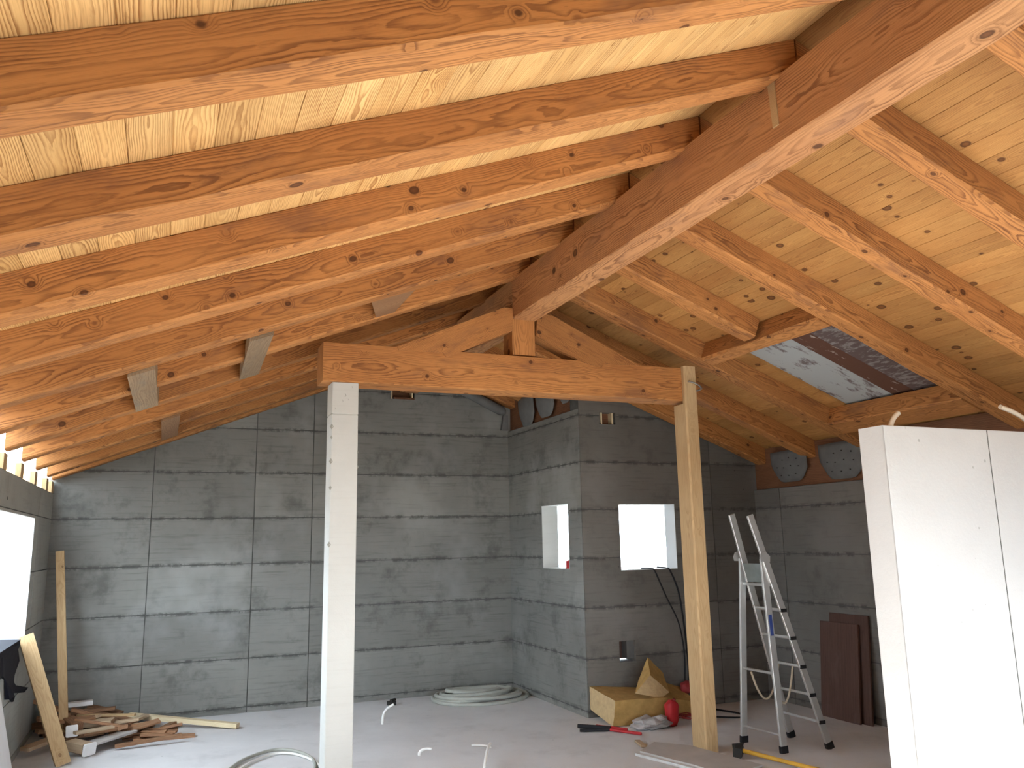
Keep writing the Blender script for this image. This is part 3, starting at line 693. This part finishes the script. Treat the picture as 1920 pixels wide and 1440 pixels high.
a2, b2 = lerp(CN, TN, 1.36) + Vector((-.03, .02, 0)), lerp(CF, TF, 1.36) + Vector((-.03, -.02, 0)); a3, b3 = lerp(CN, TN, 1.52) + Vector((-.03, .02, 0)), lerp(CF, TF, 1.52) + Vector((-.03, -.02, 0))
mb = MB(); mb.prism([a2, b2, b3, a3], (-0.006, 0, 0)); part('back_plate', mb, 'mesh_grey', lad, 'grey green plate above the platform')
for H, T0, T1, sd in ((HN, CN, TN, -1), (HF, CF, TF, 1)):
    h = Vector(H); t = lerp(T0, T1, 1.60); mb = MB()
    y = h.y + sd * 0.022
    c = (h.x + t.x) / 2
    mb.prism([(c - .052, y, 1.575), (c - .045, y, 1.54), (c + .05, y, 1.535), (c + .055, y, 1.58), (c + .01, y, 1.622), (c - .03, y, 1.615)], (0, sd * 0.008, 0))
    part('hinge_bracket', mb, 'alu', lad)
mb = MB(); mb.bar(lerp(PN, HN, 0.93) + Vector((0.0, -0.014, 0)), lerp(PN, HN, 1.10) + Vector((0.0, -0.014, 0)), 0.03, 0.003, upv=(0, 1, 0)); part('sticker', mb, 'blue', lad, 'small blue sticker on the near prop stile')
for ya, k in ((0.30, 0), (0.75, 1)):
    y = 5.82 + ya * 0.42 if k == 0 else 5.80
    a = lerp(PN, HN, 0.60).lerp(lerp(PF, HF, 0.60), 0.75 if k == 0 else 0.1); b = lerp(CN, TN, 0.66).lerp(lerp(CF, TF, 0.66), 0.75 if k == 0 else 0.3)
    mb = MB(); pth = []
    for i in range(13):
        t = i / 12; p = a.lerp(b, t); p.z -= 0.26 * 4 * t * (1 - t); pth.append(p)
    mb.tube(pth, 0.009, 6); part('spreader_strap', mb, 'rope', lad, 'cream strap hanging between the ladder legs')
tag(lad, 'aluminium platform stepladder standing open on the concrete floor', 'ladder')

# ------------------------------------------------------------------ leaning brown panels
def lean_panel(y0, y1, h, xb, xt, t, label, seed):
    a = Vector((xb, (y0 + y1) / 2, 0)); b = Vector((xt, (y0 + y1) / 2, h))
    o = beam('formwork_panel', a, b, abs(y1 - y0), t, 'form_panel', zup=(1, 0, 0), seed=seed, cham=0.003, wav=0.0, t0=0, t1=0)
    tag(o, label, 'panel')
lean_panel(6.30, 6.80, 0.90, 6.115, 6.195, 0.022, 'dark brown formwork panel leaning in front of its twin by the right wall', 1)
lean_panel(6.20, 6.70, 0.985, 6.165, 6.232, 0.022, 'taller dark brown formwork panel leaning behind another by the right wall', 2)

# ------------------------------------------------------------------ insulation heap
ins = MB()
v = [(4.03, 7.29, 0.005), (4.62, 7.26, 0.01), (4.66, 7.72, 0.02), (4.032, 7.742, 0.085), (4.035, 7.24, 0.245), (4.62, 7.20, 0.235), (4.66, 7.70, 0.25), (4.03, 7.735, 0.305)]
def chunk(v, seed, n=5, amp=0.006):
    """box given by 8 corners, gridded, with a ragged fibrous surface"""
    mb = MB(); c = [Vector(p) for p in v]
    def tri(a, b, d, x): return a
    faces = [(0, 3, 2, 1), (4, 5, 6, 7), (0, 1, 5, 4), (1, 2, 6, 5), (2, 3, 7, 6), (3, 0, 4, 7)]
    for fi, f in enumerate(faces):
        A, B, Cc, D = [c[i] for i in f]; vs = []
        for i in range(n + 1):
            for j in range(n + 1):
                s, t = i / n, j / n; p = A * (1 - s) * (1 - t) + B * s * (1 - t) + Cc * s * t + D * (1 - s) * t
                q = p * 9 + Vector((seed, seed * 2, 0)); p = p + mnoise.noise_vector(q) * amp + mnoise.noise_vector(q * 3.1) * amp * 0.6
                vs.append(p)
        fs = [(i * (n + 1) + j, (i + 1) * (n + 1) + j, (i + 1) * (n + 1) + j + 1, i * (n + 1) + j + 1) for i in range(n) for j in range(n)]
        mb.add(vs, fs, 1 if fi == 5 else 0)
    return mb
single('insulation_block', chunk(v, 1), ['insul', 'insul_face'], 'thick yellow insulation block with a pale end face in the recess corner', 'insulation')
v = [(4.275, 7.27, 0.29), (4.545, 7.24, 0.225), (4.66, 7.50, 0.27), (4.45, 7.50, 0.36), (4.465, 7.29, 0.438), (4.678, 7.29, 0.262), (4.745, 7.50, 0.41), (4.575, 7.50, 0.575)]
mb = chunk(v, 2); mb.mi = [1 if k // 25 in (2,) else 0 for k in range(len(mb.mi))]
single('insulation_block', mb, ['insul', 'insul_face'], 'tilted yellow insulation offcut perched on top of the heap', 'insulation')
v = [(4.70, 7.36, 0.015), (5.06, 7.36, 0.01), (5.10, 7.72, 0.02), (4.72, 7.72, 0.02), (4.70, 7.40, 0.19), (5.04, 7.38, 0.13), (5.08, 7.72, 0.22), (4.80, 7.72, 0.30)]
single('insulation_block', chunk(v, 3), ['insul', 'insul'], 'flatter yellow insulation block behind the red canister', 'insulation')
def blob(name, c, r, mat, label, cat, seed, amp=0.25, n=14, m=10, sq=2.5):
    mb = MB(); c = Vector(c); vs = []
    sg = lambda x, e: math.copysign(abs(x) ** e, x)
    for i in range(m + 1):
        th = math.pi * i / m
        for j in range(n):
            ph = 2 * math.pi * j / n
            d = Vector((sg(math.sin(th), 2 / sq) * sg(math.cos(ph), 2 / sq), sg(math.sin(th), 2 / sq) * sg(math.sin(ph), 2 / sq), sg(math.cos(th), 2 / sq)))
            k = 1 + amp * mnoise.noise(d * 1.7 + Vector((seed, 0, 0)))
            vs.append(c + Vector((d.x * r[0] * k, d.y * r[1] * k, d.z * r[2] * k)))
    fs = [(i * n + j, i * n + (j + 1) % n, (i + 1) * n + (j + 1) % n, (i + 1) * n + j) for i in range(m) for j in range(n)]
    mb.add(vs, fs, 0, True); return mb
mb = blob('x', (4.555, 7.08, 0.118), (0.062, 0.055, 0.118), None, None, None, 3, 0.18, sq=3.5)
can = single('red_canister', mb, 'red', 'crumpled red plastic canister standing by the insulation', 'canister')
cp = MB(); cp.tube([(4.57, 7.06, 0.225), (4.575, 7.055, 0.25)], 0.016, 8); part('cap', cp, 'red_dark', can)
mb = blob('x', (5.10, 7.60, 0.23), (0.08, 0.07, 0.06), None, None, None, 6, 0.3)
single('red_bag', mb, 'red_dark', 'dark red bag half hidden behind the timber post', 'bag')
mb = blob('x', (4.33, 7.085, 0.05), (0.19, 0.11, 0.055), None, None, None, 9, 0.45, n=26, m=18)
mb.v = [v + mnoise.noise_vector(v * 16) * 0.022 for v in mb.v]; mb.v = [Vector((v.x, v.y, max(v.z, 0.002))) for v in mb.v]; mb.sm = [False] * len(mb.sm)
single('plastic_film', mb, 'film', 'crumpled grey plastic film on the floor before the insulation', 'film')
# tangle of red wire
mb = MB(); rnd = random.Random(4); pth = []
for i in range(90):
    a = i * 0.47; rr = 0.10 + 0.05 * math.sin(i * 0.31) + rnd.uniform(-.02, .02)
    pth.append((4.82 + rr * 1.35 * math.cos(a), 7.12 + rr * math.sin(a), 0.012 + 0.05 * abs(math.sin(i * 0.23)) + 0.02 * rnd.random()))
mb.tube(pth, 0.0045, 5)
single('wire_tangle', mb, 'red_dark', 'tangle of dark red wire on the floor by the timber post', 'wire')
# bolt cutter
bc = empty('bolt_cutter', (3.88, 7.12, 0))
mb = MB(); mb.tube([(3.92, 7.14, 0.02), (4.08, 6.86, 0.02)], 0.014, 8); part('arm', mb, 'red', bc)
mb = MB(); mb.tube([(3.86, 7.30, 0.03), (3.93, 7.21, 0.028), (4.06, 7.07, 0.02)], 0.012, 8); part('arm', mb, 'red', bc)
mb = MB(); mb.tube([(3.70, 7.37, 0.03), (3.84, 7.24, 0.03), (3.93, 7.16, 0.026)], 0.019, 8); part('grip', mb, 'black', bc, 'black rubber grip')
mb = MB(); mb.tube([(3.66, 7.25, 0.02), (3.70, 7.22, 0.02), (3.92, 7.145, 0.02)], 0.015, 8); part('grip', mb, 'black', bc, 'black rubber grip')
tag(bc, 'red tool with long black grips lying on the floor before the insulation', 'tool')
# red box on the narrow window's sill
mb = MB(); mb.box(4.075, 4.185, 8.08, 8.28, 1.443, 1.53); mb.box(4.09, 4.17, 8.10, 8.26, 1.53, 1.536)
single('red_box', mb, 'brick_red', 'small red box on the sill of the narrow window', 'box')

# cables out of the square window
def cable(name, pts, r, mat, label, cat='cable'):
    mb = MB(); P = [Vector(p) for p in pts]; out = []
    for i in range(len(P) - 1):
        p0, p1, p2, p3 = P[max(i - 1, 0)], P[i], P[i + 1], P[min(i + 2, len(P) - 1)]
        for k in range(8):
            t = k / 8; out.append(0.5 * ((2 * p1) + (p2 - p0) * t + (2 * p0 - 5 * p1 + 4 * p2 - p3) * t * t + (3 * p1 - p0 - 3 * p2 + p3) * t ** 3))
    out.append(P[-1]); mb.tube(out, r, 7); return single(name, mb, mat, label, cat)
cable('cable', [(4.82, YN + .19, 1.435), (4.83, YN + .02, 1.435), (4.86, YN - .02, 1.40), (4.98, YN - .03, 1.13), (5.12, YN - .02, 0.86), (5.17, YN - .02, 0.55), (5.16, YN - .02, 0.2), (5.19, YN - .05, 0.012)], 0.008, 'black', 'thin black cable falling straight from the middle of the window sill')
cable('cable', [(5.02, YN + .19, 1.44), (5.03, YN + .02, 1.435), (5.05, YN - .02, 1.40), (5.13, YN - .03, 1.20), (5.18, YN - .02, 0.9), (5.21, YN - .02, 0.5), (5.22, YN - .02, 0.15), (5.26, YN - .06, 0.012), (5.33, 7.50, 0.012), (5.42, 7.22, 0.012), (5.37, 7.05, 0.012), (5.24, 7.09, 0.012), (5.05, 7.25, 0.012)], 0.009, 'black', 'black cable hanging from the window corner and looping over the floor')

# ------------------------------------------------------------------ conduit coil and stubs
mb = MB(); rnd = random.Random(8); pth = []
loops = [(0.585, 0.43, 0.024, 0.0, -0.01), (0.50, 0.41, 0.026, 0.09, 0.03), (0.53, 0.33, 0.055, -0.06, 0.03), (0.40, 0.34, 0.060, 0.08, -0.05), (0.44, 0.24, 0.085, -0.09, 0.04), (0.33, 0.22, 0.088, 0.06, -0.02), (0.30, 0.13, 0.105, -0.06, 0.04)]
for i in range(len(loops) * 24 + 1):
    k = min(i / 24, len(loops) - 1.001); a = int(k); f = k - a; A, B = loops[a], loops[min(a + 1, len(loops) - 1)]
    q = [A[j] * (1 - f) + B[j] * f for j in range(5)]; th = i * 2 * math.pi / 24 + 0.5
    pth.append((3.39 + q[3] + q[0] * math.cos(th), 9.24 + q[4] + q[1] * math.sin(th), q[2] + 0.012 * math.sin(th + a * 2.1)))
mb.tube(pth, 0.0215, 9)
single('conduit_coil', mb, 'hose', 'coil of grey corrugated conduit on the floor against the back corner', 'conduit')
def stub(pts, label, r=0.0125, mat='white_pvc'):
    cable('conduit_stub', pts, r, mat, label, 'conduit')
stub([(2.098, 8.464, -0.01), (2.10, 8.463, 0.06), (2.115, 8.455, 0.115), (2.15, 8.44, 0.155), (2.20, 8.42, 0.185)], 'white conduit stub curving up from the floor, farthest from the viewer')
stub([(2.084, 7.13, -0.01), (2.087, 7.13, 0.02), (2.11, 7.125, 0.04), (2.15, 7.115, 0.047), (2.185, 7.105, 0.043)], 'short white conduit stub bent flat just above the floor right of the column')
stub([(2.40, 6.42, -0.01), (2.42, 6.46, 0.03), (2.47, 6.56, 0.075), (2.55, 6.72, 0.10), (2.60, 6.80, 0.105)], 'long white conduit stub rising from the bottom edge toward the coil')
stub([(2.55, 7.13, 0.03), (2.60, 7.125, 0.028), (2.70, 7.10, 0.012), (2.72, 7.10, -0.01)], 'thin white conduit end lying just beyond the long rising stub', r=0.009)
cable('hose_loop', [(0.55, 7.25, 0.016), (0.70, 7.56, 0.018), (0.90, 7.76, 0.02), (1.05, 7.78, 0.02), (1.17, 7.62, 0.02), (1.23, 7.38, 0.018), (1.22, 7.10, 0.016), (1.10, 6.80, 0.016), (0.85, 6.72, 0.016)], 0.014, 'hose', 'pale hose loop on the bright floor left of the column', 'hose')
cable('hose_loop', [(0.60, 7.18, 0.014), (0.76, 7.48, 0.015), (0.93, 7.66, 0.016), (1.07, 7.66, 0.016), (1.18, 7.48, 0.016), (1.25, 7.20, 0.016), (1.22, 6.95, 0.014), (1.02, 6.62, 0.014)], 0.011, 'white_pvc', 'thin white hose inside the pale hose loop', 'hose')
mb = MB(); mb.bar((2.38, 9.40, 0.02), (2.47, 9.36, 0.02), 0.05, 0.04, c=0.006); mb.bar((2.41, 9.36, 0.05), (2.47, 9.40, 0.055), 0.03, 0.025, c=0.004)
single('wood_scrap', mb, 'iron', 'small dark scrap on the floor behind the farthest conduit stub', 'scrap')
# conduits on the partition wall's top
stub([(4.20, 3.85, PZ - 0.01), (4.215, 3.85, PZ + 0.03), (4.245, 3.85, PZ + 0.07), (4.285, 3.85, PZ + 0.10)], 'cream conduit end sticking up from the partition top near its corner', 0.0165, 'cream_pvc')
stub([(5.62, 3.85, PZ - 0.01), (5.56, 3.85, PZ + 0.04), (5.45, 3.85, PZ + 0.11), (5.34, 3.85, PZ + 0.155), (5.23, 3.85, PZ + 0.182)], 'cream conduit curving over the partition top at the right edge', 0.0165, 'cream_pvc')

# ------------------------------------------------------------------ floor board, sledgehammer at the post's foot
fb = empty('grey_panel', (4.0, 6.0, 0))
mb = MB(); mb.prism([(3.72, 6.29, 0.022), (3.99, 6.50, 0.022), (4.19, 6.26, 0.022), (4.33, 5.50, 0.022), (3.95, 5.40, 0.022)], (0, 0, 0.012)); part('sheet', mb, 'board_grey', fb)
mb = MB(); mb.bar((3.70, 6.30, 0.011), (3.93, 5.42, 0.011), 0.05, 0.021, c=0.002); part('edge_batten', mb, 'board_edge', fb, 'pale strip along the near edge')
tag(fb, 'grey panel with a pale edge strip on the floor by the timber post', 'panel')
mb = MB(); mb.bar((3.93, 6.68, 0.012), (3.88, 6.49, 0.012), 0.05, 0.018, c=0.002)
single('wood_offcut', mb, 'scrap_pale', 'small pale offcut beyond the corner of the grey panel', 'offcut')
hm = empty('sledgehammer', (4.42, 5.85, 0))
mb = MB(); mb.bar((4.335, 5.815, 0.047), (4.44, 5.925, 0.047), 0.07, 0.075, c=0.012)
mb.hexa([Vector(p) for p in ((4.43, 5.89, 0.02), (4.46, 5.93, 0.02), (4.41, 5.96, 0.02), (4.39, 5.94, 0.02), (4.45, 5.93, 0.085), (4.57, 6.03, 0.06), (4.55, 6.05, 0.06), (4.40, 5.965, 0.085))]); part('head', mb, 'iron', hm, 'black iron head')
mb = MB(); mb.tube([(4.40, 5.90, 0.055), (4.46, 5.75, 0.045), (4.56, 5.46, 0.03), (4.66, 5.15, 0.02)], [0.017, 0.017, 0.016, 0.017], 9); part('handle', mb, 'yellow', hm, 'yellow handle')
tag(hm, 'hammer with black head and yellow handle lying by the timber post', 'hammer')

# ------------------------------------------------------------------ things by the left wall
o = beam('timber_stud', (-0.735, 9.03, 0.0), (-0.93, 9.36, 1.735), 0.075, 0.05, 'spruce', zup=(0, -1, 0.1), seed=301, cham=0.004, wav=0.001)
tag(o, 'narrow pale timber stud leaning upright in the left back corner', 'stud')
o = beam('timber_plank', (-0.66, 8.16, 0.005), (-1.035, 8.33, 1.04), 0.115, 0.045, 'spruce', zup=(0.3, -1, 0.1), seed=302, cham=0.004, wav=0.001)
tag(o, 'short orange plank leaning against the left wall below the window corner', 'plank')
# black cloth over the sill
mb = MB(); out = [(7.0, 1.0), (7.4, 1.02), (7.95, 1.0), (8.22, 0.93), (8.30, 0.84), (8.12, 0.75), (8.14, 0.69), (8.25, 0.65), (8.62, 0.575), (8.45, 0.56), (8.18, 0.60), (8.05, 0.55), (7.85, 0.62), (7.72, 0.62), (7.62, 0.78), (7.3, 0.85), (7.0, 0.8)]
N = len(out); front = []; back = []
for i, (y, z) in enumerate(out):
    front.append((XL + 0.03 + 0.03 * math.sin(y * 9), y, z)); back.append((XL + 0.006, y, z))
mb.add(front + back, [tuple(range(N))] + [(i, (i + 1) % N, N + (i + 1) % N, N + i) for i in range(N)] + [tuple(range(N, 2 * N))[::-1]])
mb.prism([(XL + .03, 7.0, .985), (XL + .03, 8.1, .985), (XL - .15, 8.15, .99), (XL - .16, 7.0, .99)], (0, 0, 0.045))
cl = single('black_jacket', mb, 'cloth', 'black garment hanging over the sill of the left window', 'garment')
# white sheet leaning at the near end
mb = MB(); mb.prism([(-0.925, 7.52, 0.0), (-1.055, 7.17, 0.86), (-1.055, 6.0, 0.95), (-0.90, 6.0, 0.0)], (0.012, 0, 0.002))
single('white_sheet', mb, 'gypsum', 'white sheet leaning on the left wall under the window at the picture edge', 'sheet')
# scrap wood heap
def piece(cx, cy, cz, l, w, t, yaw, tilt, mat, label, group=None, white_end=False, name='wood_offcut', roll=0.0):
    ex = Vector((math.cos(yaw) * math.cos(tilt), math.sin(yaw) * math.cos(tilt), math.sin(tilt)))
    ey = Vector((-math.sin(yaw), math.cos(yaw), roll))
    F = frame((cx, cy, cz), ex, ey); mb = MB()
    mb.bar((-l / 2, 0, 0), (l / 2, 0, 0), w, t, c=min(w, t) * 0.08)
    if white_end: mb.mi[-10:] = [1 if k == 1 else 0 for k in range(10)]
    o = put(name, mb.mesh(name, [mat, 'paper']), None, mat=F)
    tag(o, label, 'offcut', group); return o
G = 'brown offcuts in the scrap heap'; LB = 'brown splintered larch offcut in the scrap heap by the left corner'
rnd = random.Random(21)
for k in range(34):
    f = k / 33.0
    cx = -0.80 + 0.92 * rnd.random() ** 1.15; cy = 9.15 + rnd.uniform(-0.40, 0.40) * (1 - 0.3 * abs(cx)); hmax = max(0.04, 0.22 * (1 - max(0, cx + 0.55) / 0.85))
    if cx > -0.2: cy = 9.0 + rnd.uniform(-0.25, 0.2)
    piece(cx, cy, 0.015 + hmax * rnd.random() * 0.9, rnd.uniform(0.25, 0.6), rnd.uniform(0.05, 0.11), rnd.uniform(0.015, 0.035), rnd.gauss(0.05, 0.45), rnd.gauss(-0.03, 0.10), 'scrap', LB, G, roll=rnd.uniform(-.3, .3))
for k in range(14):
    piece(-0.88 + 0.5 * rnd.random(), 9.42 + rnd.uniform(-0.12, 0.2), 0.04 + 0.20 * (k / 14.0), rnd.uniform(0.3, 0.6), rnd.uniform(0.06, 0.11), rnd.uniform(0.02, 0.035), rnd.gauss(0.0, 0.35), rnd.gauss(-0.08, 0.10), 'scrap', LB, G, roll=rnd.uniform(-.2, .2))
GP = 'pale offcuts in the scrap heap'; LP = 'pale splintered offcut in the scrap heap by the left corner'
for k in range(9):
    cx = -0.75 + 0.7 * rnd.random(); cy = 9.0 + rnd.uniform(-0.35, 0.35)
    piece(cx, cy, 0.10 + 0.10 * rnd.random(), rnd.uniform(0.2, 0.42), rnd.uniform(0.05, 0.09), 0.022, rnd.gauss(0.1, 0.5), rnd.gauss(0, 0.12), 'scrap_pale', LP, GP)
piece(-0.675, 8.98, 0.165, 0.24, 0.11, 0.10, 1.95, 0.12, 'scrap', 'block with a white end standing highest at the front of the heap', white_end=False)
piece(-0.655, 8.70, 0.165, 0.012, 0.10, 0.10, -1.3, 0.35, 'paper', 'small white square end lying against the heap beside the stud')
piece(-0.575, 8.47, 0.075, 0.20, 0.11, 0.085, -0.75, -0.10, 'scrap_pale', 'brown block with a bright white end at the front of the heap')
piece(-0.485, 8.375, 0.062, 0.02, 0.125, 0.10, -0.75, -0.15, 'paper', 'bright white tilted square at the very front of the heap')
piece(-0.49, 9.02, 0.16, 0.30, 0.17, 0.05, -0.15, 0.0, 'scrap_pale', 'flat squarish brown board on top of the heap')
piece(-0.34, 8.68, 0.085, 0.46, 0.15, 0.02, 0.75, 0.05, 'board_grey', 'long grey board offcut slanting over the front of the heap')
piece(-0.41, 9.20, 0.19, 0.56, 0.035, 0.022, -0.42, 0.0, 'spruce', 'thin straight pale lath lying across the heap')
piece(-0.66, 9.52, 0.265, 0.22, 0.10, 0.04, 0.05, 0.02, 'paper', 'white offcut at the top of the heap against the back wall')
piece(-0.92, 8.72, 0.075, 0.24, 0.12, 0.03, 0.75, 0.12, 'scrap_pale', 'pale pointed board at the left foot of the heap by the wall')
piece(-0.02, 8.55, 0.05, 0.55, 0.045, 0.03, 0.08, 0.06, 'scrap', 'long brown stick along the front right edge of the heap')
o = beam('batten', (-0.22, 9.52, 0.115), (0.775, 8.93, 0.03), 0.07, 0.045, 'spruce_white', seed=303, cham=0.003, wav=0.001)
tag(o, 'long pale batten running from the scrap heap over the floor', 'batten')
